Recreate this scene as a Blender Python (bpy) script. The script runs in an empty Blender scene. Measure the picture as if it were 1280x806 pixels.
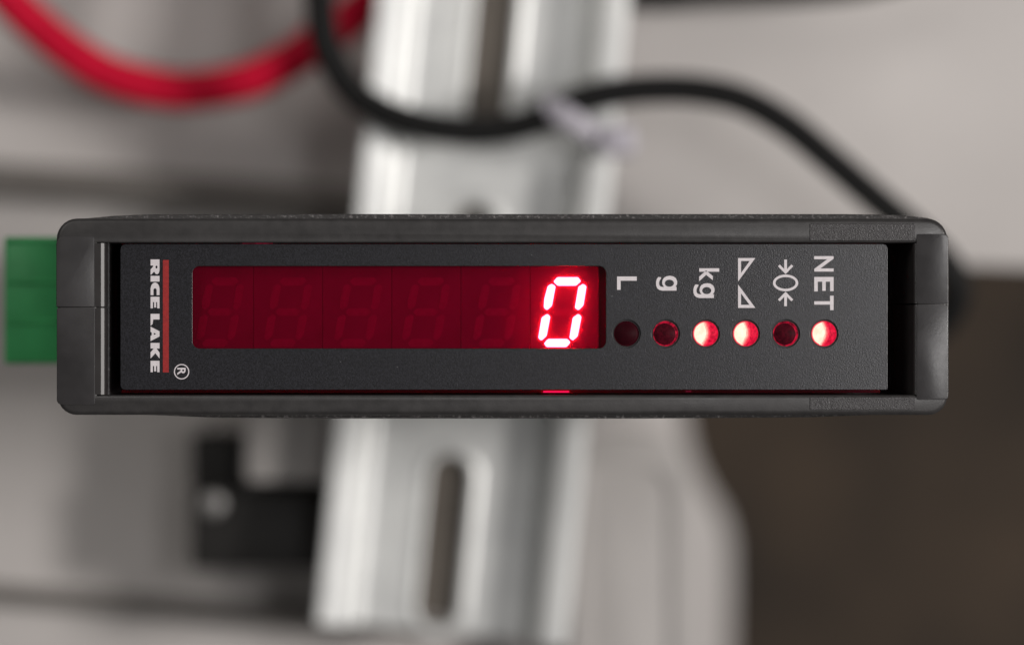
import bpy, bmesh, math, random
from mathutils import Vector, Matrix
random.seed(7)
R = math.radians
scene = bpy.context.scene
col = scene.collection

# ------------------------------------------------------------------ camera, light, exposure
D = 480.0                       # mm from the lens to the front of the instrument
PXMM = 11.1                     # photograph pixels per mm at that distance
cam_d = bpy.data.cameras.new('camera')
cam = bpy.data.objects.new('camera', cam_d)
col.objects.link(cam)
cam.location = (0, -D / 1000, 0)
cam.rotation_euler = (R(90), 0, 0)
cam_d.sensor_width = 36
cam_d.lens = 36 * D / (1280 / PXMM)
cam_d.clip_start = 0.01
cam_d.clip_end = 20
cam_d.dof.use_dof = True
cam_d.dof.focus_distance = D / 1000 + 0.0008
cam_d.dof.aperture_fstop = 9.2
scene.camera = cam

world = bpy.data.worlds.new('World')
scene.world = world
world.use_nodes = True
bg = world.node_tree.nodes['Background']
bg.inputs[0].default_value = (1.0, 0.965, 0.94, 1)
bg.inputs[1].default_value = 0.11


def area(name, loc, target, size, size_y, power, colr):
    l = bpy.data.lights.new(name, 'AREA')
    l.shape = 'RECTANGLE'
    l.size, l.size_y = size, size_y
    l.energy = power
    l.color = colr
    o = bpy.data.objects.new(name, l)
    col.objects.link(o)
    o.location = loc
    o.rotation_euler = (Vector(target) - Vector(loc)).to_track_quat('-Z', 'Y').to_euler()
    return o


area('key_lamp', (0.80, -0.62, 0.04), (0, 0.12, 0), 0.16, 0.16, 8.7, (1.0, 0.955, 0.92))
area('front_lamp', (0.20, -0.60, 0.03), (0.02, 0.0, 0), 0.10, 0.16, 0.80, (1.0, 0.97, 0.96))
area('fill_lamp', (-0.55, -0.70, 0.55), (0, 0.05, 0), 0.6, 0.5, 2.2, (1.0, 0.95, 0.90))

vs = scene.view_settings
vs.view_transform = 'Standard'
vs.look = 'None'
vs.exposure = 0
vs.gamma = 1
vs.use_curve_mapping = False
scene.cycles.use_denoising = True
scene.cycles.sample_clamp_indirect = 6
scene.cycles.transparent_max_bounces = 16


# ------------------------------------------------------------------ measuring helpers (all lengths in mm)
def S(b):
    return (D + b) / D / PXMM


def U(px, py, b=0.0):
    """photograph measurement -> place in the scene, b mm behind the front"""
    s = S(b)
    return Vector(((px - 640) * s, b, (403 - py) * s))


# ------------------------------------------------------------------ materials
def new_mat(name):
    m = bpy.data.materials.new(name)
    m.use_nodes = True
    nt = m.node_tree
    p = nt.nodes['Principled BSDF']
    return m, nt, p


def noise(nt, scale, detail=3, rough=0.55):
    tc = nt.nodes.new('ShaderNodeTexCoord')
    n = nt.nodes.new('ShaderNodeTexNoise')
    n.inputs['Scale'].default_value = scale
    n.inputs['Detail'].default_value = detail
    n.inputs['Roughness'].default_value = rough
    nt.links.new(tc.outputs['Object'], n.inputs['Vector'])
    return n


def ramp(nt, src, lo, hi, p0=0.3, p1=0.7):
    r = nt.nodes.new('ShaderNodeValToRGB')
    r.color_ramp.elements[0].position = p0
    r.color_ramp.elements[1].position = p1
    r.color_ramp.elements[0].color = (*lo, 1)
    r.color_ramp.elements[1].color = (*hi, 1)
    nt.links.new(src, r.inputs[0])
    return r


def plain(name, c, rough=0.5, metal=0.0, var=0.15, scale=400, bump=0.0, bscale=4000, spec=0.5, bdist=0.0001, gloss=0.0):
    m, nt, p = new_mat(name)
    n = noise(nt, scale)
    lo = tuple(x * (1 - var) for x in c)
    hi = tuple(min(1, x * (1 + var)) for x in c)
    r = ramp(nt, n.outputs[0], lo, hi)
    nt.links.new(r.outputs[0], p.inputs['Base Color'])
    p.inputs['Roughness'].default_value = rough
    p.inputs['Metallic'].default_value = metal
    p.inputs['Specular IOR Level'].default_value = spec
    if gloss:
        n3 = noise(nt, 110, 4, 0.6)
        r3 = ramp(nt, n3.outputs[0], (rough - gloss,) * 3, (rough + gloss,) * 3)
        nt.links.new(r3.outputs[0], p.inputs['Roughness'])
    if bump:
        n2 = noise(nt, bscale, 2)
        b = nt.nodes.new('ShaderNodeBump')
        b.inputs['Strength'].default_value = bump
        b.inputs['Distance'].default_value = bdist
        nt.links.new(n2.outputs[0], b.inputs['Height'])
        nt.links.new(b.outputs[0], p.inputs['Normal'])
    return m


M = {}
M['shell'] = plain('charcoal_plastic', (0.0275, 0.026, 0.026), 0.40, var=0.2, scale=900, gloss=0.09, bump=0.35, bscale=5200, bdist=0.00003)
M['pebble'] = plain('pebbled_charcoal_plastic', (0.033, 0.031, 0.032), 0.32, var=0.2, scale=900, bump=0.9, bscale=7000, bdist=0.00006)
M['insert'] = plain('smooth_charcoal_plastic', (0.027, 0.0255, 0.0265), 0.36, var=0.25, scale=260, gloss=0.09, bump=0.2, bscale=2600, bdist=0.00003)
M['spacer'] = plain('dark_grey_plastic', (0.19, 0.16, 0.17), 0.6)
M['lip'] = plain('polished_charcoal_plastic', (0.03, 0.028, 0.028), 0.36, spec=0.3)
M['cavity'] = plain('black_plastic', (0.010, 0.009, 0.010), 0.45)
M['ink'] = plain('white_ink', (0.62, 0.58, 0.60), 0.6, var=0.06, scale=3000)
M['redink'] = plain('red_ink', (0.28, 0.008, 0.008), 0.55, var=0.18, scale=2500)
M['green'] = plain('green_plastic', (0.058, 0.43, 0.14), 0.5, var=0.15, scale=200)
M['panelgrey'] = plain('grey_painted_steel', (0.50, 0.475, 0.46), 0.55, var=0.05, scale=40)
M['covergrey'] = plain('grey_plastic', (0.44, 0.42, 0.405), 0.5, var=0.04, scale=60)
M['brown'] = plain('dark_brown_board', (0.034, 0.0225, 0.0135), 0.8, var=0.8, scale=26)
M['cable'] = plain('black_pvc', (0.008, 0.008, 0.008), 0.65, spec=0.2)
M['bandgrey'] = plain('band_grey', (0.13, 0.12, 0.11), 0.6)
M['redwire'] = plain('red_pvc', (0.52, 0.002, 0.028), 0.6, spec=0.15)
M['tie'] = plain('white_nylon', (0.42, 0.40, 0.45), 0.4)
M['block'] = plain('matt_black_plastic', (0.008, 0.007, 0.006), 0.6)
M['steel'] = plain('screw_steel', (0.45, 0.44, 0.43), 0.4, metal=1.0)
M['slotshade'] = plain('slot_shade_dark', (0.10, 0.085, 0.07), 0.6)
M['brownwire'] = plain('brown_pvc', (0.16, 0.035, 0.025), 0.5)

# zinc plated steel
m, nt, p = new_mat('zinc_plated_steel')
n = noise(nt, 120, 5)
r = ramp(nt, n.outputs[0], (0.60, 0.61, 0.605), (0.76, 0.77, 0.755))
nt.links.new(r.outputs[0], p.inputs['Base Color'])
p.inputs['Metallic'].default_value = 0.35
p.inputs['Roughness'].default_value = 0.42
M['zinc'] = m

# printed overlay: dark grey film with a fine metallic speckle
m, nt, p = new_mat('printed_overlay_film')
n = noise(nt, 4800, 2, 0.8)
r = ramp(nt, n.outputs[0], (0.007, 0.007, 0.0085), (0.021, 0.021, 0.026), 0.36, 0.66)
dn = noise(nt, 1900, 1, 0.5)
dr = ramp(nt, dn.outputs[0], (0, 0, 0), (0.7, 0.7, 0.7), 0.775, 0.80)
mx = nt.nodes.new('ShaderNodeMix')
mx.data_type = 'RGBA'
mx.inputs[7].default_value = (0.16, 0.155, 0.16, 1)
nt.links.new(dr.outputs[0], mx.inputs[0])
nt.links.new(r.outputs[0], mx.inputs[6])
nt.links.new(mx.outputs[2], p.inputs['Base Color'])
p.inputs['Roughness'].default_value = 0.28
n2 = noise(nt, 6500, 2)
b = nt.nodes.new('ShaderNodeBump')
b.inputs['Strength'].default_value = 0.5
b.inputs['Distance'].default_value = 0.00003
nt.links.new(n2.outputs[0], b.inputs['Height'])
nt.links.new(b.outputs[0], p.inputs['Normal'])
M['overlay'] = m

# red filter acrylic: clear tint, polished front, slightly hazy back
def acrylic(name, haze):
    m = bpy.data.materials.new(name)
    m.use_nodes = True
    nt = m.node_tree
    nt.nodes.clear()
    out = nt.nodes.new('ShaderNodeOutputMaterial')
    tr = nt.nodes.new('ShaderNodeBsdfTransparent')
    tr.inputs[0].default_value = (0.94, 0.13, 0.50, 1)
    tl = nt.nodes.new('ShaderNodeBsdfTranslucent')
    tl.inputs[0].default_value = (0.9, 0.012, 0.08, 1)
    gl = nt.nodes.new('ShaderNodeBsdfGlossy')
    gl.inputs['Roughness'].default_value = 0.12
    fr = nt.nodes.new('ShaderNodeFresnel')
    fr.inputs[0].default_value = 1.28
    m1 = nt.nodes.new('ShaderNodeMixShader')
    m1.inputs[0].default_value = haze
    m2 = nt.nodes.new('ShaderNodeMixShader')
    nt.links.new(tr.outputs[0], m1.inputs[1])
    nt.links.new(tl.outputs[0], m1.inputs[2])
    nt.links.new(fr.outputs[0], m2.inputs[0])
    nt.links.new(m1.outputs[0], m2.inputs[1])
    nt.links.new(gl.outputs[0], m2.inputs[2])
    nt.links.new(m2.outputs[0], out.inputs[0])
    return m


M['filter'] = acrylic('red_filter_acrylic', 0.003)
M['filterback'] = acrylic('red_filter_acrylic_hazy_back', 0.06)
M['filteredge'] = acrylic('red_filter_acrylic_sawn_edge', 0.5)
# housing edge, rubbed pale here and there
m, nt, p = new_mat('rubbed_charcoal_plastic')
n = noise(nt, 2600, 4, 0.7)
r = ramp(nt, n.outputs[0], (0.024, 0.0225, 0.0225), (0.20, 0.19, 0.19), 0.52, 0.70)
nt.links.new(r.outputs[0], p.inputs['Base Color'])
p.inputs['Roughness'].default_value = 0.45
M['rubbed'] = m

M['digitface'] = plain('digit_face', (0.235, 0.19, 0.25), 0.7, var=0.16, scale=120)
M['segoff'] = plain('unlit_segment', (0.30, 0.25, 0.295), 0.6, var=0.08, scale=1500)


def emit(name, c, s, speckle=None):
    m, nt, p = new_mat(name)
    p.inputs['Base Color'].default_value = (0.02, 0.002, 0.004, 1)
    p.inputs['Roughness'].default_value = 0.5
    p.inputs['Specular IOR Level'].default_value = 0.03
    p.inputs['Emission Color'].default_value = (*c, 1)
    p.inputs['Emission Strength'].default_value = s
    if speckle:
        n = noise(nt, speckle[0], 3, 0.65)
        r = ramp(nt, n.outputs[0], speckle[1], c, 0.36, 0.66)
        nt.links.new(r.outputs[0], p.inputs['Emission Color'])
    return m


M['segon'] = emit('lit_segment', (1.0, 1.0, 0.13), 75)
for k_, (hi_, lo_) in enumerate((((1.0, 0.58, 0.46), (1.0, 0.40, 0.32)), ((1.0, 0.34, 0.28), (1.0, 0.17, 0.18)), ((1.0, 0.16, 0.16), (0.9, 0.05, 0.09)), ((1.0, 0.06, 0.10), (0.66, 0.006, 0.035)))):
    M['glow%d' % k_] = emit('led_glow', hi_, 1.15, (2400, lo_))
M['edgeglow'] = emit('glow_streak', (1.0, 0.006, 0.09), 1.1)
M['edgefaint'] = emit('faint_glow_streak', (0.22, 0.004, 0.03), 0.8, (1600, (0.03, 0.0, 0.004)))
M['chip'] = emit('glowing_led', (1.0, 0.76, 0.60), 1.4, (1500, (1.0, 0.62, 0.46)))
M['lenson'] = emit('lit_led_lens', (1.0, 0.012, 0.06), 0.95, (2600, (0.50, 0.002, 0.025)))
M['lensdim'] = emit('dim_led_lens', (0.085, 0.003, 0.010), 0.55, (2600, (0.02, 0.001, 0.003)))  # weak emission stands in for light leaked into the unlit lenses and rims
M['lensoff'] = emit('unlit_led_lens', (0.02, 0.002, 0.004), 0.2, (2600, (0.005, 0.001, 0.002)))
M['rimdim'] = emit('dim_led_rim', (0.62, 0.008, 0.04), 0.9, (2200, (0.05, 0.001, 0.006)))
M['rimoff'] = emit('unlit_led_rim', (0.035, 0.002, 0.006), 0.5, (2200, (0.006, 0.001, 0.002)))

# ------------------------------------------------------------------ object helpers
WL = {}          # world location (mm) of every empty


def put(o, parent, loc):
    if parent is not None:
        o.parent = parent
        loc = Vector(loc) - WL[parent.name]
    o.location = Vector(loc) * 0.001


def link(name, me, mat, parent=None, loc=(0, 0, 0), label=None):
    o = bpy.data.objects.new(name, me)
    col.objects.link(o)
    put(o, parent, loc)
    WL[o.name] = Vector(loc)
    if mat is not None:
        me.materials.clear()
        me.materials.append(mat)
    if label:
        o['label'] = label
    return o


def thing(name, loc, label, cat, group=None):
    o = bpy.data.objects.new(name, None)
    o.empty_display_size = 0.01
    col.objects.link(o)
    put(o, None, loc)
    WL[o.name] = Vector(loc)
    tag(o, label, cat, group)
    return o


def tag(o, label, cat, group=None):
    o['label'] = label
    o['category'] = cat
    if group:
        o['group'] = group


def mesh_from(bm, name, loc=(0, 0, 0), smooth=30):
    bmesh.ops.recalc_face_normals(bm, faces=bm.faces)
    for v in bm.verts:
        v.co = (v.co - Vector(loc)) * 0.001
    me = bpy.data.meshes.new(name)
    bm.to_mesh(me)
    bm.free()
    if smooth:
        for f in me.polygons:
            f.use_smooth = True
        me.set_sharp_from_angle(angle=R(smooth))
    return me


def prism_bm(pts, b0, b1, bm=None, flat=False):
    """pts: px outline measured at depth b0 ; straight sides back to b1 (parallel to the optical axis)"""
    bm = bm or bmesh.new()
    a = [bm.verts.new(U(x, y, b0)) for x, y in pts]
    c = [bm.verts.new(Vector((v.co.x, b1, v.co.z))) for v in a]
    n = len(a)
    bm.faces.new(a)
    bm.faces.new(c[::-1])
    for i in range(n):
        bm.faces.new((a[i], c[i], c[(i + 1) % n], a[(i + 1) % n]))
    bmesh.ops.recalc_face_normals(bm, faces=bm.faces)
    return bm


def bevel_front(bm, b0, width, segs=3, test=None):
    bm.edges.ensure_lookup_table()
    es = [e for e in bm.edges if all(abs(v.co.y - b0) < 1e-4 for v in e.verts) and (test is None or test(e))]
    bmesh.ops.bevel(bm, geom=es, offset=width, offset_type='OFFSET', segments=segs, profile=0.5, affect='EDGES', clamp_overlap=True)


def rrect(x0, y0, x1, y1, r, n=5):
    """rounded rectangle; r may be one radius or (tl, tr, br, bl)"""
    if not isinstance(r, (tuple, list)):
        r = (r,) * 4
    P = []
    for (cx, cy, a0, rr) in ((x0 + r[0], y0 + r[0], 180, r[0]), (x1 - r[1], y0 + r[1], 270, r[1]),
                             (x1 - r[2], y1 - r[2], 0, r[2]), (x0 + r[3], y1 - r[3], 90, r[3])):
        if rr < 0.01:
            P.append((cx, cy))
            continue
        for k in range(n + 1):
            a = R(a0 + 90 * k / n)
            P.append((cx + rr * math.cos(a), cy + rr * math.sin(a)))
    return P


def circle(cx, cy, r, n=28, ry=None):
    ry = ry or r
    return [(cx + r * math.cos(2 * math.pi * k / n), cy + ry * math.sin(2 * math.pi * k / n)) for k in range(n)]


def plate(name, loops, b0, thick, mat, parent, loc, bevel=0.0, label=None, smooth=30):
    """flat plate with holes: the outlines (px at depth b0) are filled even-odd; front face at b0"""
    cu = bpy.data.curves.new('tmp', 'CURVE')
    cu.dimensions = '2D'
    cu.fill_mode = 'BOTH'
    for lp in loops:
        sp = cu.splines.new('POLY')
        sp.points.add(len(lp) - 1)
        for q, (x, y) in zip(sp.points, lp):
            w = U(x, y, b0)
            q.co = (w.x, w.z, 0, 1)
        sp.use_cyclic_u = True
    cu.extrude = thick / 2 - bevel
    cu.bevel_depth = bevel
    cu.bevel_resolution = 1
    if bevel:
        cu.offset = -bevel
    me = curve_mesh(cu)
    bm = bmesh.new()
    bm.from_mesh(me)
    bpy.data.meshes.remove(me)
    for v in bm.verts:
        v.co = Vector((v.co.x, b0 + thick / 2 - v.co.z, v.co.y))
    bmesh.ops.remove_doubles(bm, verts=bm.verts, dist=1e-5)
    return link(name, mesh_from(bm, name, loc, smooth), mat, parent, loc, label)


def curve_mesh(cu):
    o = bpy.data.objects.new('tmp', cu)
    col.objects.link(o)
    dg = bpy.context.evaluated_depsgraph_get()
    dg.update()
    me = bpy.data.meshes.new_from_object(o.evaluated_get(dg))
    bpy.data.objects.remove(o)
    bpy.data.curves.remove(cu)
    return me


def text_bm(word, x0, y0, x1, y1, b0, thick, bold=0.0):
    """lettering turned a quarter clockwise, filling the given px box"""
    cu = bpy.data.curves.new('tmp', 'FONT')
    cu.body = word
    cu.size = 1
    cu.offset = bold
    cu.resolution_u = 6
    cu.extrude = 0.05
    me = curve_mesh(cu)
    bm = bmesh.new()
    bm.from_mesh(me)
    bpy.data.meshes.remove(me)
    xs = [v.co.x for v in bm.verts]
    ys = [v.co.y for v in bm.verts]
    X0, X1, Y0, Y1 = min(xs), max(xs), min(ys), max(ys)
    for v in bm.verts:
        t = (v.co.x - X0) / (X1 - X0)
        u = (v.co.y - Y0) / (Y1 - Y0)
        w = U(x0 + u * (x1 - x0), y0 + t * (y1 - y0), b0)
        v.co = Vector((w.x, b0 + (0 if v.co.z > 0 else thick), w.z))
    return bm


def catmull(pts, sub=10):
    P = [Vector(p) for p in pts]
    P = [2 * P[0] - P[1]] + P + [2 * P[-1] - P[-2]]
    o = []
    for i in range(1, len(P) - 2):
        for k in range(sub):
            t = k / sub
            a, b, c, d = P[i - 1], P[i], P[i + 1], P[i + 2]
            o.append(0.5 * (2 * b + (c - a) * t + (2 * a - 5 * b + 4 * c - d) * t * t + (3 * b - a - 3 * c + d) * t ** 3))
    o.append(P[-2])
    return o


def tube_bm(pts, rad, n=16, sub=10, bm=None, flat=None):
    bm = bm or bmesh.new()
    path = catmull(pts, sub)
    rings = []
    nrm = Vector((0, 1, 0))
    for i, p in enumerate(path):
        t = (path[min(i + 1, len(path) - 1)] - path[max(i - 1, 0)]).normalized()
        nrm = (nrm - t * nrm.dot(t)).normalized()
        bi = t.cross(nrm)
        rx, ry = (rad, rad) if flat is None else flat
        rings.append([bm.verts.new(p + nrm * math.cos(2 * math.pi * k / n) * ry + bi * math.sin(2 * math.pi * k / n) * rx) for k in range(n)])
    for a, c in zip(rings, rings[1:]):
        for k in range(n):
            bm.faces.new((a[k], a[(k + 1) % n], c[(k + 1) % n], c[k]))
    bm.faces.new(rings[0])
    bm.faces.new(rings[-1][::-1])
    return bm


# ================================================================== THE SETTING
TH = R(5.6)
CV = Vector((math.cos(TH), 0, -math.sin(TH)))      # across the rail
AV = Vector((-math.sin(TH), 0, -math.cos(TH)))     # down along the rail
RAILB, PANB = 112.0, 143.0

# sheet steel back panel with a stepped lower right corner
pan_pts = [(-700, -650), (2000, -650), (2000, 376), (1400, 340), (1180, 332), (896, 322), (838, 420), (846, 1500), (-700, 1500)]
bm = prism_bm(pan_pts, PANB, PANB + 2.0)
bevel_front(bm, PANB, 0.6, 2)
o = link('back_panel', mesh_from(bm, 'back_panel'), M['panelgrey'])
o['kind'] = 'structure'
# second sheet deeper in the cabinet, its rounded edge showing beside the cover
bm = prism_bm([(770, 420), (850, 420), (853, 500), (858, 545), (868, 580), (884, 612), (902, 640), (912, 672), (913, 730), (902, 1500), (770, 1500)], 262, 264)
bevel_front(bm, 262, 0.6, 2)
o = link('rear_panel', mesh_from(bm, 'rear_panel'), M['panelgrey'])
o['kind'] = 'structure'
# dark board far behind the panel
bm = prism_bm([(-1300, -1200), (2600, -1200), (2600, 2000), (-1300, 2000)], 330, 338)
o = link('cabinet_floor', mesh_from(bm, 'cabinet_floor'), M['brown'])
o['kind'] = 'structure'

# ================================================================== MOUNTING RAIL
O = U(629, 0, RAILB)
MMPX = S(RAILB)


def RP(u, v, b):
    q = O + CV * u + AV * v
    return Vector((q.x, b, q.z))


V0, V1 = -150.0, 794 * MMPX / math.cos(TH)
prof = []                                          # (u, depth) outline of the hat section, front side then back side
t = 1.0


def arc(cx, cy, r, a0, a1, n=4):
    return [(cx + r * math.cos(R(a0 + (a1 - a0) * k / n)), cy + r * math.sin(R(a0 + (a1 - a0) * k / n))) for k in range(n + 1)]


# front line from the left lip to the base, mirrored for the right; flanges lean a little as rolled ones do
left_front = [(-17.5, 0.1), (-17.35, -0.1), (-17.0, -0.15), (-14.1, 0.75)] + arc(-14.15, 1.9, 1.15, -75, 0) + [(-12.95, 5.4)] + arc(-11.4, 6.0, 1.5, 180, 90)
right_front = [(11.4, 7.5)] + arc(11.4, 6.0, 1.5, 90, 0) + [(12.9, 2.2)] + arc(14.0, 1.6, 1.1, 180, 270) + [(16.6, 0.15), (17.2, 0.3), (17.5, 0.8)]


def offset_line(line, d):
    res = []
    for i, q in enumerate(line):
        a = Vector(line[max(i - 1, 0)])
        c = Vector(line[min(i + 1, len(line) - 1)])
        tg = (c - a).normalized()
        res.append((q[0] - tg.y * d, q[1] + tg.x * d))
    return res


def strip_bm(bm, line, thick):
    back = offset_line(line, thick)
    loop = line + back[::-1]
    a = [bm.verts.new(RP(u, V0, RAILB + d)) for u, d in loop]
    c = [bm.verts.new(RP(u, V1, RAILB + d)) for u, d in loop]
    n = len(loop)
    for i in range(n):
        bm.faces.new((a[i], a[(i + 1) % n], c[(i + 1) % n], c[i]))
    bm.faces.new(a)
    bm.faces.new(c[::-1])


rail = thing('mounting_rail', RP(0, V1, RAILB + 7), 'bright zinc steel mounting rail with long slots running behind the display unit', 'rail')
bm = bmesh.new()
strip_bm(bm, left_front, t)
link('flange', mesh_from(bm, 'flange', WL[rail.name], 40), M['zinc'], rail, WL[rail.name])
bm = bmesh.new()
strip_bm(bm, right_front, t)
link('flange', mesh_from(bm, 'flange', WL[rail.name], 40), M['zinc'], rail, WL[rail.name])
# slotted base of the rail
cu = bpy.data.curves.new('tmp', 'CURVE')
cu.dimensions = '2D'
cu.fill_mode = 'BOTH'


def add_loop(cu, pts):
    sp = cu.splines.new('POLY')
    sp.points.add(len(pts) - 1)
    for q, (x, y) in zip(sp.points, pts):
        q.co = (x, y, 0, 1)
    sp.use_cyclic_u = True


add_loop(cu, [(-11.4, V0), (11.4, V0), (11.4, V1), (-11.4, V1)])
slots = []
sp0 = 572 * MMPX / math.cos(TH)
for k in range(-7, 2):
    y0 = sp0 + (k - 0) * 35.3
    y1 = y0 + 24.2
    if y1 < V1 and y0 > V0 + 2:
        slots.append((y0, y1))
SU = -1.0
for y0, y1 in slots:
    w = 2.85
    add_loop(cu, [(SU + w * math.cos(R(a)), y0 + w + w * math.sin(R(a))) for a in range(180, 361, 15)] +
             [(SU + w * math.cos(R(a)), y1 - w + w * math.sin(R(a))) for a in range(0, 181, 15)])
cu.extrude = 0.5
me = curve_mesh(cu)
bm = bmesh.new()
bm.from_mesh(me)
for v in bm.verts:
    q = RP(v.co.x, v.co.y, 0)
    v.co = Vector((q.x, RAILB + 8.0 - v.co.z, q.z))
bmesh.ops.remove_doubles(bm, verts=bm.verts, dist=1e-5)
link('base', mesh_from(bm, 'base', WL[rail.name]), M['zinc'], rail, WL[rail.name])
# pressed rim round each slot
for y0, y1 in slots:
    bm = bmesh.new()
    rings = []
    w0 = 2.85
    for (dw, dd) in ((0.02, 0.3), (0.15, -0.28), (0.55, -0.42), (1.3, -0.30), (1.75, 0.02)):
        w = w0 + dw
        pts = [(SU + w * math.cos(R(a)), y0 + w0 + w * math.sin(R(a))) for a in range(180, 361, 15)] + \
              [(SU + w * math.cos(R(a)), y1 - w0 + w * math.sin(R(a))) for a in range(0, 181, 15)]
        rings.append([bm.verts.new(RP(x, y, RAILB + 7.5 + dd)) for x, y in pts])
    for a, c in zip(rings, rings[1:]):
        n = len(a)
        for i in range(n):
            bm.faces.new((a[i], a[(i + 1) % n], c[(i + 1) % n], c[i]))
    link('slot_rim', mesh_from(bm, 'slot_rim', WL[rail.name], 60), M['zinc'], rail, WL[rail.name])

# dark bar added under the rail to make its slots look shaded
bm = bmesh.new()
bar = []
for b_ in (RAILB + 9.2, RAILB + 12):
    bar.append([bm.verts.new(RP(u, v, b_)) for u, v in ((-9, V0), (9, V0), (9, V1 - 2), (-9, V1 - 2))])
bm.faces.new(bar[0]); bm.faces.new(bar[1][::-1])
for i in range(4):
    bm.faces.new((bar[0][i], bar[1][i], bar[1][(i + 1) % 4], bar[0][(i + 1) % 4]))
link('slot_shade_bar', mesh_from(bm, 'slot_shade_bar', WL[rail.name]), M['slotshade'], rail, WL[rail.name])
# standoff block that carries the rail on the panel, hidden behind it
bm = bmesh.new()
bm = prism_bm([(560, 300), (650, 300), (650, 400), (560, 400)], RAILB + 12.1, PANB)
link('standoff', mesh_from(bm, 'standoff', WL[rail.name]), M['steel'], rail, WL[rail.name])

# ================================================================== THINGS ON THE PANEL
# black bracket with a screw, lower left
c0 = U(310, 705, PANB)
br = thing('rail_bracket', c0, 'black plastic bracket with a pale screw, left of the rail below the display unit', 'bracket')
bm = prism_bm(rrect(238, 612, 430, 712, 7), 124, PANB)
bevel_front(bm, 124, 0.8, 2)
link('body', mesh_from(bm, 'body', c0), M['block'], br, c0)
bm = prism_bm(rrect(238, 540, 298, 611.5, 7), 126, PANB)
bevel_front(bm, 126, 0.8, 2)
link('tab', mesh_from(bm, 'tab', c0), M['block'], br, c0)
bm = prism_bm(circle(266, 630, 15, 20), 122.6, 124.02)
bevel_front(bm, 122.6, 0.5, 3)
link('screw', mesh_from(bm, 'screw', c0), M['steel'], br, c0)

# pale spacer above the bracket
bm = prism_bm(rrect(306, 500, 452, 602, 10), 119, PANB)
bevel_front(bm, 119, 0.8, 2)
o = link('rail_spacer', mesh_from(bm, 'rail_spacer', U(370, 600, PANB)), M['covergrey'], None, U(370, 600, PANB))
tag(o, 'pale grey plastic spacer between the black bracket and the steel rail', 'spacer')

# grey rounded cover, lower right of the rail
c0 = U(790, 800, PANB)
cv = thing('cable_cover', c0, 'grey plastic cover with a rounded raised rim, right of the rail below the display unit', 'cover')
outer = rrect(712, 540, 862, 1050, (30, 62, 10, 10), 8)
inner = rrect(738, 582, 838, 1020, (18, 40, 8, 8), 8)
bm = prism_bm(outer, 128, PANB)
bevel_front(bm, 128, 1.2, 3)
link('body', mesh_from(bm, 'body', c0), M['covergrey'], cv, c0)
plate('rim', [outer, inner], 127.5, 0.55, M['covergrey'], cv, c0, bevel=0.25)

# cables; the dark grey tubes are added in place of dark panel bands
def cable_on_panel(name, pts, rad, mat, label, cat, group=None):
    P = [U(*q) for q in pts]
    bm = tube_bm(P, rad)
    loc = P[len(P) // 2]
    o = link(name, mesh_from(bm, name, loc, 60), mat, None, loc)
    tag(o, label, cat, group)
    return o


cable_on_panel('dark_band_tube', [(-400, 195, 138), (-200, 212, 139), (0, 226, 140.4), (200, 238, 140.4), (440, 256, 140.4), (560, 264, 141)], 2.6, M['bandgrey'],
               'dark grey tube added for a dark band across the panel just above the display unit, left of the rail', 'cable', 'tubes added for dark panel bands')
cable_on_panel('dark_band_tube', [(-400, 706, 141), (-200, 722, 141.5), (0, 742, 141.5), (200, 757, 141.5), (420, 777, 141.5), (560, 788, 141.5)], 1.45, M['bandgrey'],
               'thin dark grey tube added for a dark band across the panel below the black bracket', 'cable', 'tubes added for dark panel bands')
cable_on_panel('shade_tube', [(640, -60, 132), (790, -8, 132), (900, -14, 132), (1010, -14, 132), (1120, -30, 132), (1300, -90, 132)], 2.2, M['cable'],
               'black tube added for the shade at the top edge, right of the rail', 'cable')  # black tube added to stand in for soft shade along the top

# red wire arc
cable_on_panel('red_wire', [(-90, -120, 120), (-30, -46, 122), (37, 24, 124), (94, 70, 125), (150, 99, 126), (225, 113, 127), (300, 104, 127), (356, 80, 127), (394, 55, 127), (440, 22, 128), (480, -20, 129), (520, -90, 129)],
               2.85, M['redwire'], 'thick red wire hanging in an arc at the top left', 'wire')

# black cable over the rail
cable_on_panel('black_cable', [(400, -140, 112), (399, -50, 109), (400, 5, 107), (408, 58, 106), (436, 109, 106), (477, 139, 106), (530, 157, 106), (590, 164, 106.5), (642, 159, 106.5), (684, 146, 106), (722, 127, 106), (774, 115, 106),
                               (830, 111, 106), (880, 114, 106), (930, 126, 106), (984, 156, 106), (1038, 200, 106), (1098, 252, 106), (1145, 292, 106), (1183, 330, 106), (1196, 362, 107), (1180, 400, 109), (1120, 440, 111)],
               2.15, M['cable'], 'black cable looping over the rail and dropping behind the right end of the display unit', 'cable')

# white cable tie round the black cable
c0 = U(700, 150, 106)
ti = thing('cable_tie', c0, 'white nylon cable tie round the black cable at the right edge of the rail', 'cable tie')
P0, P1 = U(668, 152, 106), U(706, 135, 106)
ax = (P1 - P0).normalized()
perp = ax.cross(Vector((0, 1, 0))).normalized()
cc = (P0 + P1) / 2 + ax * 0.8
bm = bmesh.new()
rings = []
for k in range(24):
    a = 2 * math.pi * k / 24
    d = perp * math.cos(a) + Vector((0, 1, 0)) * math.sin(a)
    rings.append([bm.verts.new(cc + d * r_ + ax * s_) for r_, s_ in ((2.0, -1.1), (2.5, -1.1), (2.5, 1.1), (2.0, 1.1))])
for k in range(24):
    a, c = rings[k], rings[(k + 1) % 24]
    for j in range(4):
        bm.faces.new((a[j], a[(j + 1) % 4], c[(j + 1) % 4], c[j]))
link('loop', mesh_from(bm, 'loop', c0), M['tie'], ti, c0)
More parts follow.
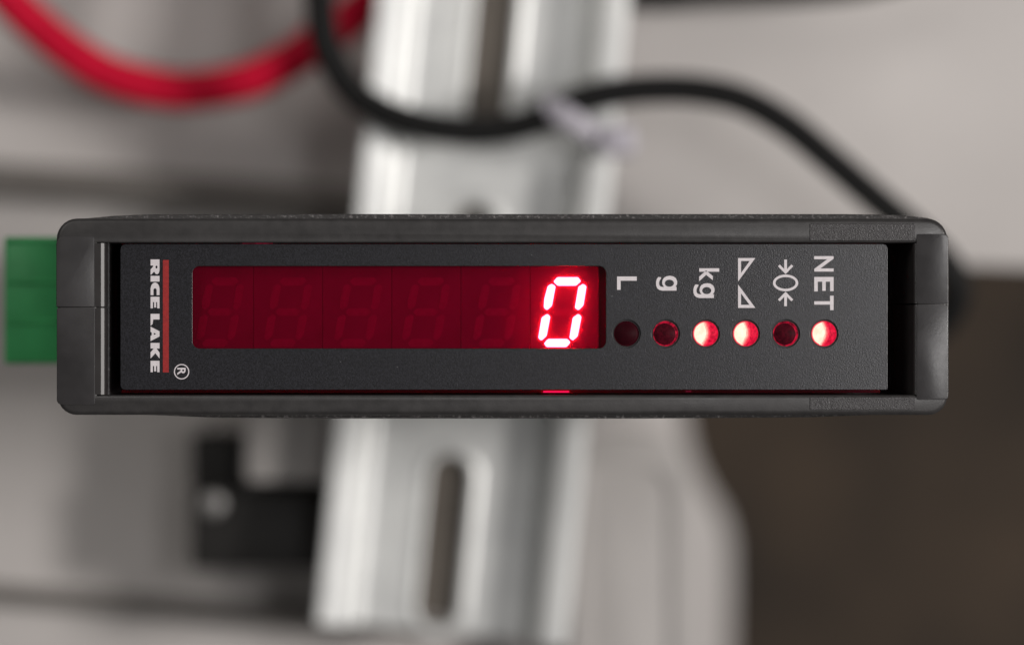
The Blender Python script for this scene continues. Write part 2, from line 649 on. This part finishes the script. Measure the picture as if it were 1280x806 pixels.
bm = tube_bm([U(696, 138, 103.2), U(715, 150, 103.0), U(745, 168, 104), U(775, 180, 106), U(792, 186, 107.5)], 1, 12, 8, flat=(1.45, 0.45))
link('strap', mesh_from(bm, 'strap', c0, 50), M['tie'], ti, c0)
bm = prism_bm(rrect(752, 156, 792, 194, 6), 102.6, 106.4)
bevel_front(bm, 102.6, 0.5, 2)
link('head', mesh_from(bm, 'head', c0), M['tie'], ti, c0)

# ================================================================== GREEN PLUG
c0 = U(40, 455, 50)
gp = thing('plug_connector', c0, 'green plastic plug connector sticking out from the left end of the display unit', 'connector')
bm = prism_bm(rrect(5, 296, 84, 455, 4), 36, 52)
bevel_front(bm, 36, 0.5, 2)
link('body', mesh_from(bm, 'body', c0), M['green'], gp, c0)
for yy in (299, 350, 400, 447):
    bm = prism_bm(rrect(7, yy, 74, yy + 5, 1.5), 35.75, 37)
    bevel_front(bm, 35.75, 0.1, 1)
    link('rib', mesh_from(bm, 'rib', c0), M['green'], gp, c0)
bm = prism_bm(rrect(60, 306, 88, 445, 2), 36.6, 51)
link('header', mesh_from(bm, 'header', c0), M['green'], gp, c0)
# ================================================================== THE DISPLAY UNIT
base = U(628, 519, 2)
unit = thing('weight_indicator', base, 'charcoal digital weight display unit showing a lit red zero, clipped on the rail', 'display unit')


def part(name, bm, mat, label=None, smooth=30, parent=None):
    pr = parent or unit
    return link(name, mesh_from(bm, name, WL[pr.name], smooth), mat, pr, WL[pr.name], label)


# housing behind the bezel, with slightly bowed sides
hous = [(84, 500), (72, 480), (72, 305), (84, 278), (104, 273.4), (140, 270), (185, 268), (400, 267.6), (800, 267.6), (1060, 267.6), (1130, 269), (1160, 272.5), (1177, 281), (1186, 300),
        (1186, 492), (1176, 509), (1150, 516), (1010, 521.5), (800, 523), (400, 523), (270, 522), (150, 517)]


def at_depth(pts, b, b_from=0.0):
    k = S(b_from) / S(b)
    return [(640 + (x - 640) * k, 403 + (y - 403) * k) for x, y in pts]


OPEN = [(135, 303.5), (1145, 303.5), (1145, 493.5), (135, 493.5)]
hs = plate('housing', [hous, at_depth(OPEN, 2.4)], 2.4, RAILB + 0.1 - 2.4, M['shell'], unit, WL[unit.name], bevel=0.25)
hs.data.materials.append(M['rubbed'])
for f in hs.data.polygons:
    if f.center.y * 1000 + WL[unit.name].y < 3.1:
        f.material_index = 1
bm = prism_bm(at_depth([(133, 302), (1147, 302), (1147, 495), (133, 495)], 15), 15, 17)
part('inner_floor', bm, M['cavity'])

# bezel: an upper and a lower half meeting at a parting line
UP_L, UP_R = 383.4, 379.6
upper = [(70.2, UP_L), (70.2, 300)] + rrect(70.2, 273, 1184.5, 519, 26, 7)[1:8] + rrect(70.5, 273, 1184.5, 519, 26, 7)[8:15] + \
        [(1184.5, 300), (1184.5, UP_R), (1145, UP_R), (1145, 303.5), (121, 303.5), (121, UP_L)]
lower = [(71.5, UP_L + 0.7), (121, UP_L + 0.7), (121, 493.5), (1145, 493.5), (1145, UP_R + 0.7), (1184.5, UP_R + 0.7)] + \
        rrect(71.5, 273, 1184.5, 518.5, 24, 7)[16:24] + rrect(71.5, 273, 1184.5, 518.5, 24, 7)[24:32]
BEZ = 13.0


def outer_edge(e):
    mid = (e.verts[0].co + e.verts[1].co) / 2
    x = mid.x / S(0) + 640
    y = 403 - mid.z / S(0)
    return x < 90 or x > 1165 or y < 290 or y > 507


for pts in (upper, lower):
    bm = prism_bm(pts, 0.0, 2.35)
    # inner walls go on back as a separate lining below
    hl = [e for e in bm.edges if all(abs(v.co.y) < 1e-4 for v in e.verts)]

    def horiz_parting(e):
        y = [403 - v.co.z / S(0) for v in e.verts]
        return all(375 < q < 388 for q in y)
    out_e = [e for e in hl if outer_edge(e) and not horiz_parting(e)]
    in_e = [e for e in hl if not outer_edge(e) and not horiz_parting(e)]
    bmesh.ops.bevel(bm, geom=out_e, offset=0.5, segments=4, profile=0.5, affect='EDGES', clamp_overlap=True)
    bm.edges.ensure_lookup_table()

    def is_in(e):
        if not all(abs(v.co.y) < 1e-4 for v in e.verts) or horiz_parting(e):
            return False
        x = [v.co.x / S(0) + 640 for v in e.verts]
        y = [403 - v.co.z / S(0) for v in e.verts]
        return all(119 < q < 1147 for q in x) and all(301 < q < 496 for q in y)
    bmesh.ops.bevel(bm, geom=[e for e in bm.edges if is_in(e)], offset=0.3, segments=3, profile=0.5, affect='EDGES', clamp_overlap=True)
    part('bezel', bm, M['shell'])

# end inserts
for (x0, y0, x1, y1, rr) in ((70.3, 296, 117.5, 383.2, (9, 2, 1, 1)), (70.9, 385.2, 118.5, 505.5, (1, 1, 2, 6)),
                             (1146, 292.5, 1185.3, 379.4, (2, 5, 1, 3)), (1146, 381, 1185.3, 499.5, (3, 1, 4, 2))):
    bm = prism_bm(rrect(x0, y0, x1, y1, rr, 4), -0.10, 2.3)
    left = x0 < 600

    def endedge(e):
        x = [v.co.x / S(0) + 640 for v in e.verts]
        return all(q < 78 for q in x) or all(q > 1178 for q in x)
    bevel_front(bm, -0.10, 0.5, 4, endedge)
    bevel_front(bm, -0.10, 0.07, 2, lambda e: not endedge(e))
    part('end_insert', bm, M['insert'])

# polished lips on both sides of the opening: a sloping face towards the panel, then the side wall
LL = [(118.6, -0.03), (126.3, -0.03), (126.9, 0.0), (130.1, 0.163), (131.2, 0.28), (131.9, 0.6), (132.4, 1.4), (132.6, 10), (118.6, 10)]
LR = [(1146.4, 0.03), (1144.6, 0.03), (1143.4, 0.08), (1142.2, 0.24), (1141.2, 0.7), (1127, 11), (1146.4, 11)]
for prof_, y0, y1 in ((LL, 304, 383), (LL, 385, 493), (LR, 304, 379.2), (LR, 381, 493)):
    bm = bmesh.new()
    a = [bm.verts.new(((x - 640) * S(0), b_, (403 - y0) * S(0))) for x, b_ in prof_]
    c = [bm.verts.new(((x - 640) * S(0), b_, (403 - y1) * S(0))) for x, b_ in prof_]
    n = len(a)
    for i in range(n):
        bm.faces.new((a[i], c[i], c[(i + 1) % n], a[(i + 1) % n]))
    bm.faces.new(a)
    bm.faces.new(c[::-1])
    part('lip', bm, M['lip'], smooth=0)

# pebbled corner pieces at the right
for (x0, y0, x1, y1) in ((1012, 279.5, 1143.5, 301), (1012, 496, 1143.5, 512)):
    bm = prism_bm(rrect(x0, y0, x1, y1, 1, 2), -0.06, 1.0)
    bevel_front(bm, -0.06, 0.05, 1)
    part('corner_pad', bm, M['pebble'])


# ------------------------------------------------------------------ front panel: overlay film on a red acrylic plate
LEDX = [783, 832, 882, 932, 982, 1030]
LEDY = 417
OV = 0.9
panel = plate('front_panel', [rrect(150.5, 305, 1109.5, 487, (7, 6, 2, 6)), rrect(240.5, 332.5, 757.5, 435.5, 9)] +
              [circle(x, LEDY, 17.8) for x in LEDX], OV, 0.22, M['overlay'], unit, WL[unit.name], bevel=0.04, smooth=0)
filt = plate('red_filter', [rrect(151.5, 306, 1108.5, 486.5, 6)] + [circle(x, LEDY, 18.4) for x in LEDX], OV + 0.23, 1.4, M['filter'], unit, WL[unit.name], bevel=0.05, smooth=0)
filt.data.materials.append(M['filterback'])
for f in filt.data.polygons:
    if f.normal.y > 0.9:
        f.material_index = 1
# the sawn edges of the acrylic show below and above the printed film
for y0, y1 in ((486.9, 490.8), (304.1, 305.6)):
    bm = prism_bm([(152, y0), (1100, y0), (1100, y1), (152, y1)], OV + 0.25, OV + 1.6)
    part('filter_edge', bm, M['filteredge'], smooth=0)

PB = OV - 0.025          # front face of the print


def ink(name, bm, mat=None):
    return part(name, bm, mat or M['ink'], smooth=0, parent=panel)


def ink_plate(name, loops, mat=None):
    return plate(name, loops, PB, 0.024, mat or M['ink'], panel, WL[panel.name], smooth=0)


# heavy extended capitals, given as (along the line, up) in the unit square
def arcp(cx, cy, rx, ry, a0, a1, n=10):
    return [(cx + rx * math.cos(R(a0 + (a1 - a0) * k / n)), cy + ry * math.sin(R(a0 + (a1 - a0) * k / n))) for k in range(n + 1)]


GL = {
    'R': [[(0, 0), (0, 1), (0.60, 1)] + arcp(0.68, 0.70, 0.29, 0.30, 90, -60, 8) + [(0.80, 0.40), (1.0, 0.06), (1.0, 0), (0.66, 0.0), (0.46, 0.30), (0.40, 0.30), (0.40, 0)],
          arcp(0.50, 0.66, 0.10, 0.12, 0, 340, 9)],
    'I': [[(0, 0), (0, 1), (1, 1), (1, 0)]],
    'C': [[(1, 0.0), (0.55, 0.0)] + arcp(0.52, 0.5, 0.52, 0.5, 270, 90, 14) + [(1, 1), (1, 0.68), (0.62, 0.68)] + arcp(0.60, 0.5, 0.15, 0.18, 90, 270, 8) + [(1, 0.32)]],
    'E': [[(0, 0), (0, 1), (1, 1), (1, 0.74), (0.46, 0.74), (0.46, 0.62), (0.93, 0.62), (0.93, 0.40), (0.46, 0.40), (0.46, 0.26), (1, 0.26), (1, 0)]],
    'L': [[(0, 0), (0, 1), (0.47, 1), (0.47, 0.30), (0.85, 0.22), (1, 0)]],
    'A': [[(0, 0), (0.32, 1), (0.68, 1), (1, 0), (0.64, 0), (0.60, 0.13), (0.40, 0.13), (0.36, 0)], [(0.43, 0.36), (0.57, 0.36), (0.50, 0.64)]],
    'K': [[(0, 0), (0, 1), (0.36, 1), (0.36, 0.66), (0.62, 1), (1.0, 1), (0.66, 0.54), (1.0, 0), (0.60, 0), (0.36, 0.36), (0.36, 0)]],
}
loops = []
for ch, y0, y1 in (('R', 324.3, 343.3), ('I', 344.8, 352), ('C', 353.2, 368.9), ('E', 370.9, 385.3), ('L', 392.2, 407.2), ('A', 408.2, 426.2), ('K', 428.5, 447.9), ('E', 450.8, 465)):
    for lp in GL[ch]:
        loops.append([(188.2 + u * 11.2, y0 + tt * (y1 - y0)) for tt, u in lp])
ink_plate('lettering', loops)
ink_plate('stripe', [rrect(203.6, 325, 211, 465.3, 0)], M['redink'])
ink_plate('registered_mark', [circle(227, 464.4, 9.6, 40), circle(227, 464.4, 8.3, 40)])
ink('lettering', text_bm('R', 221.6, 459.6, 232.0, 468.6, PB, 0.024, 0.02))
ink('lettering', text_bm('L', 771.3, 345.6, 796, 362.2, PB, 0.024, 0.022))
gout = [(703, 362), (550, 362), (520, 355), (498, 338), (485, 308), (484, 270), (492, 238), (508, 217), (538, 220), (536, 236), (522, 256), (516, 278), (519, 302), (531, 317), (548, 322), (572, 322),
        (556, 305), (549, 280), (553, 250), (568, 226), (595, 210), (630, 204), (668, 210), (695, 230), (710, 262), (708, 295), (692, 320), (703, 324)]
ghole = circle(626, 283, 49, 24, 38)
for dx, dy in ((0, 0), (-46.7, -9.2)):
    ink_plate('lettering', [[(810 + x / 8.53 + dx, 330 + y / 8.53 + dy) for x, y in lp] for lp in (gout, ghole)])
ink('lettering', text_bm('k', 874, 335.4, 899, 351.6, PB, 0.024, 0.022))
ink('lettering', text_bm('N', 1017.8, 320.2, 1042, 339.4, PB, 0.024, 0.022))
ink('lettering', text_bm('E', 1017.8, 346.2, 1042, 364.2, PB, 0.024, 0.022))
ink('lettering', text_bm('T', 1017.8, 369.6, 1042, 387.6, PB, 0.024, 0.022))
ink_plate('triangle_symbol', [[(922.6, 322.6), (944.2, 322.6), (922.6, 351.8)], [(926.3, 326.2), (937.2, 326.2), (926.3, 341.2)]])
ink_plate('triangle_symbol', [[(922.6, 355.6), (944.2, 384.8), (922.6, 384.8)], [(926.3, 366.6), (937.0, 381.0), (926.3, 381.0)]])
ink_plate('zero_symbol', [circle(982, 353.6, 15.8, 40, 10.4), circle(982, 353.6, 12.6, 40, 7.3)])
ar = [(980.3, 324.5), (983.7, 324.5), (983.7, 336.4), (989.2, 330.6), (991.6, 332.8), (982, 342.6), (972.4, 332.8), (974.8, 330.6), (980.3, 336.4)]
ink_plate('arrow_symbol', [ar])
ink_plate('arrow_symbol', [[(x, 353.6 + (353.6 - y)) for x, y in ar]])

# ------------------------------------------------------------------ six seven-segment digits behind the filter
DB = 2.75
SEG = {   # px outlines relative to the left edge and the top line 300 of a digit block
    'a': [(29.4, 52), (34.2, 46.6), (60, 46.6), (63.8, 51.4), (57.6, 57), (34.5, 57)],
    'f': [(17.9, 74.0), (22.4, 57.4), (27.2, 54.8), (32, 57.8), (27.4, 82.2), (21.4, 87.6), (17.4, 84.6)],
    'b': [(60.6, 58.4), (66.4, 54.8), (70.6, 57.8), (66.8, 81.6), (60.6, 87.8), (56.2, 84.8)],
    'e': [(14.6, 97), (21.6, 92.3), (25.4, 95.6), (20.8, 119.6), (14.4, 125.6), (10.4, 122.4)],
    'c': [(53.6, 97), (60.4, 92.3), (64.4, 95.6), (59.6, 120), (53.6, 125.6), (49.4, 122.2)],
    'd': [(17.6, 129.2), (22.6, 123.6), (46.8, 123.6), (50.6, 127.8), (45.6, 133.6), (20.8, 133.6)],
    'g': [(24.0, 90.0), (29, 85.4), (51.5, 85.4), (56.6, 90.0), (51, 94.6), (28.5, 94.6)],
}
blk = None
segm = {}
for i, (left, dx) in enumerate(((230.4, 4.2), (316.8, 2.8), (403.2, 4), (489.6, 2.2), (576, 4.4), (662.4, 0))):
    loc = U(left, 300, DB)
    if blk is None:
        bm = prism_bm([(left + 0.14, 324), (left + 86.26, 324), (left + 86.26, 444), (left + 0.14, 444)], DB, DB + 6)
        bevel_front(bm, DB, 0.05, 1)
        blk = mesh_from(bm, 'digit', loc)
        blk.materials.append(M['digitface'])
        for k, pts in SEG.items():
            bm = prism_bm([(left + x, 300 + y) for x, y in pts], DB - 0.05, DB + 0.3)
            vv = [e for e in bm.edges if abs(e.verts[0].co.y - e.verts[1].co.y) > 0.1]
            bmesh.ops.bevel(bm, geom=vv, offset=0.12, segments=3, profile=0.5, affect='EDGES', clamp_overlap=True)
            segm[k] = mesh_from(bm, 'segment', loc, 0)
            segm[k].materials.append(M['segoff'])
    d = link('digit', blk, None, unit, loc, 'lit digit showing a glowing zero' if i == 5 else None)
    for k, me in segm.items():
        lit = i == 5 and k != 'g'
        if lit:
            me = me.copy()
            me.materials.clear()
            me.materials.append(M['segon'])
        link('segment', me, None, d, loc + Vector((dx * S(DB), 0, 0)), 'glowing white red segment' if lit else None)

bm = prism_bm([(749.2, 324), (766, 324), (766, 444), (749.2, 444)], DB + 0.6, DB + 6)
part('end_spacer', bm, M['spacer'])

# added glowing strips imitating refracted light at the sawn edge of the acrylic
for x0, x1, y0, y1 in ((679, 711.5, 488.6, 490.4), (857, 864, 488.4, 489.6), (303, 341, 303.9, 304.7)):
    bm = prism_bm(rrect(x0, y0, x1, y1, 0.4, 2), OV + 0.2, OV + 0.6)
    part('glow_streak', bm, M['edgeglow' if x0 == 679 else 'edgefaint'], smooth=0)

# ------------------------------------------------------------------ six indicator lights
def dome_y(r):
    return 1.30 - 0.52 * (1 - (r / 1.42) ** 2)


def dome_bm(rad, cx, n=32, rings=7):
    bm = bmesh.new()
    c = U(cx, LEDY, 1.2)
    top = bm.verts.new((c.x, dome_y(0), c.z))
    prev = None
    for j in range(1, rings + 1):
        r = rad * j / rings
        ring = [bm.verts.new((c.x + r * math.cos(2 * math.pi * k / n), dome_y(r), c.z + r * math.sin(2 * math.pi * k / n))) for k in range(n)]
        for k in range(n):
            if prev is None:
                bm.faces.new((top, ring[k], ring[(k + 1) % n]))
            else:
                bm.faces.new((prev[k], ring[k], ring[(k + 1) % n], prev[(k + 1) % n]))
        prev = ring
    back = [bm.verts.new((v.co.x, 4.5, v.co.z)) for v in prev]
    for k in range(n):
        bm.faces.new((prev[k], back[k], back[(k + 1) % n], prev[(k + 1) % n]))
    bm.faces.new(back[::-1])
    return bm


def chip_bm(cx, seed, rr=1.30, wide=0.0, lift=0.02):
    """the lit die seen through the lens: a patch of the dome left of a wavy line, a hair proud of it"""
    rnd = random.Random(seed)
    c = U(cx, LEDY, 1.2)
    bm = bmesh.new()
    rows = []
    n = 16
    for j in range(n + 1):
        z = rr * math.sin(R(-80 + 160 * j / n))
        half = math.sqrt(max(0, rr * rr - z * z))
        q = z / rr
        xr = 0.16 + wide - 0.42 * max(0, q - 0.1) ** 2 - 0.62 * max(0, -q) ** 1.6 + rnd.uniform(-0.035, 0.035)
        xr = min(xr, half * 0.96)
        row = []
        for k in range(7):
            x = -half + (xr + half) * k / 6
            row.append(bm.verts.new((c.x + x, dome_y(math.hypot(x, z)) - lift, c.z + z)))
        rows.append(row)
    for a, b_ in zip(rows, rows[1:]):
        for k in range(6):
            bm.faces.new((a[k], a[k + 1], b_[k + 1], b_[k]))
    ext = bmesh.ops.extrude_face_region(bm, geom=list(bm.faces))
    for v in [g for g in ext['geom'] if isinstance(g, bmesh.types.BMVert)]:
        v.co.y += 0.008
    return bm


def ring_bm(cx, r0, r1, b0, b1, n=32):
    bm = bmesh.new()
    c = U(cx, LEDY, 1.2)
    rows = []
    for k in range(n):
        a = 2 * math.pi * k / n
        rows.append([bm.verts.new((c.x + r * math.cos(a), y, c.z + r * math.sin(a))) for r, y in ((r0, b1), (r0, b0), (r1, b0), (r1, b1))])
    for k in range(n):
        a, b_ = rows[k], rows[(k + 1) % n]
        for j in range(4):
            bm.faces.new((a[j], a[(j + 1) % 4], b_[(j + 1) % 4], b_[j]))
    return bm


STATE = ['off', 'dim', 'on', 'on', 'dim', 'on']
WORD = {'off': 'dark unlit indicator light', 'dim': 'dim red indicator light with a faint rim', 'on': 'brightly lit red indicator light'}
for i, (x, st) in enumerate(zip(LEDX, STATE)):
    led = part('indicator_light', ring_bm(x, 1.44, 1.70, 1.30, 4.5), M['cavity'], WORD[st])
    WL[led.name] = WL[unit.name]
    led.location = (0, 0, 0)
    part('lens', dome_bm(1.42, x), M['lens' + st], parent=led)
    if st == 'on':
        part('led_chip', chip_bm(x, i, 1.27, -0.12, 0.05), M['chip'], parent=led)
        for k_, (rad_, wide_, lift_) in enumerate(((1.31, 0.03, 0.041), (1.34, 0.12, 0.032), (1.37, 0.24, 0.022), (1.39, 0.42, 0.012))):
            part('led_glow', chip_bm(x, i + 9 * k_ + 9, rad_, wide_, lift_), M['glow%d' % k_], parent=led)
    else:
        bm = bmesh.new()
        c = U(x, LEDY, 1.2)
        n = 32
        rws = []
        for k in range(n):
            a = 2 * math.pi * k / n
            w = 0.10 + 0.06 * math.cos(a - R(20))
            rws.append([bm.verts.new((c.x + r * math.cos(a), dome_y(min(r, 1.42)) + dy, c.z + r * math.sin(a))) for r, dy in ((1.42 - 2 * w, -0.005), (1.42 - w, -0.045), (1.425, -0.02), (1.425, 0.05), (1.42 - 2 * w, 0.05))])
        for k in range(n):
            a, b_ = rws[k], rws[(k + 1) % n]
            for j in range(5):
                bm.faces.new((a[j], a[(j + 1) % 5], b_[(j + 1) % 5], b_[j]))
        part('rim', bm, M['rim' + st], parent=led)
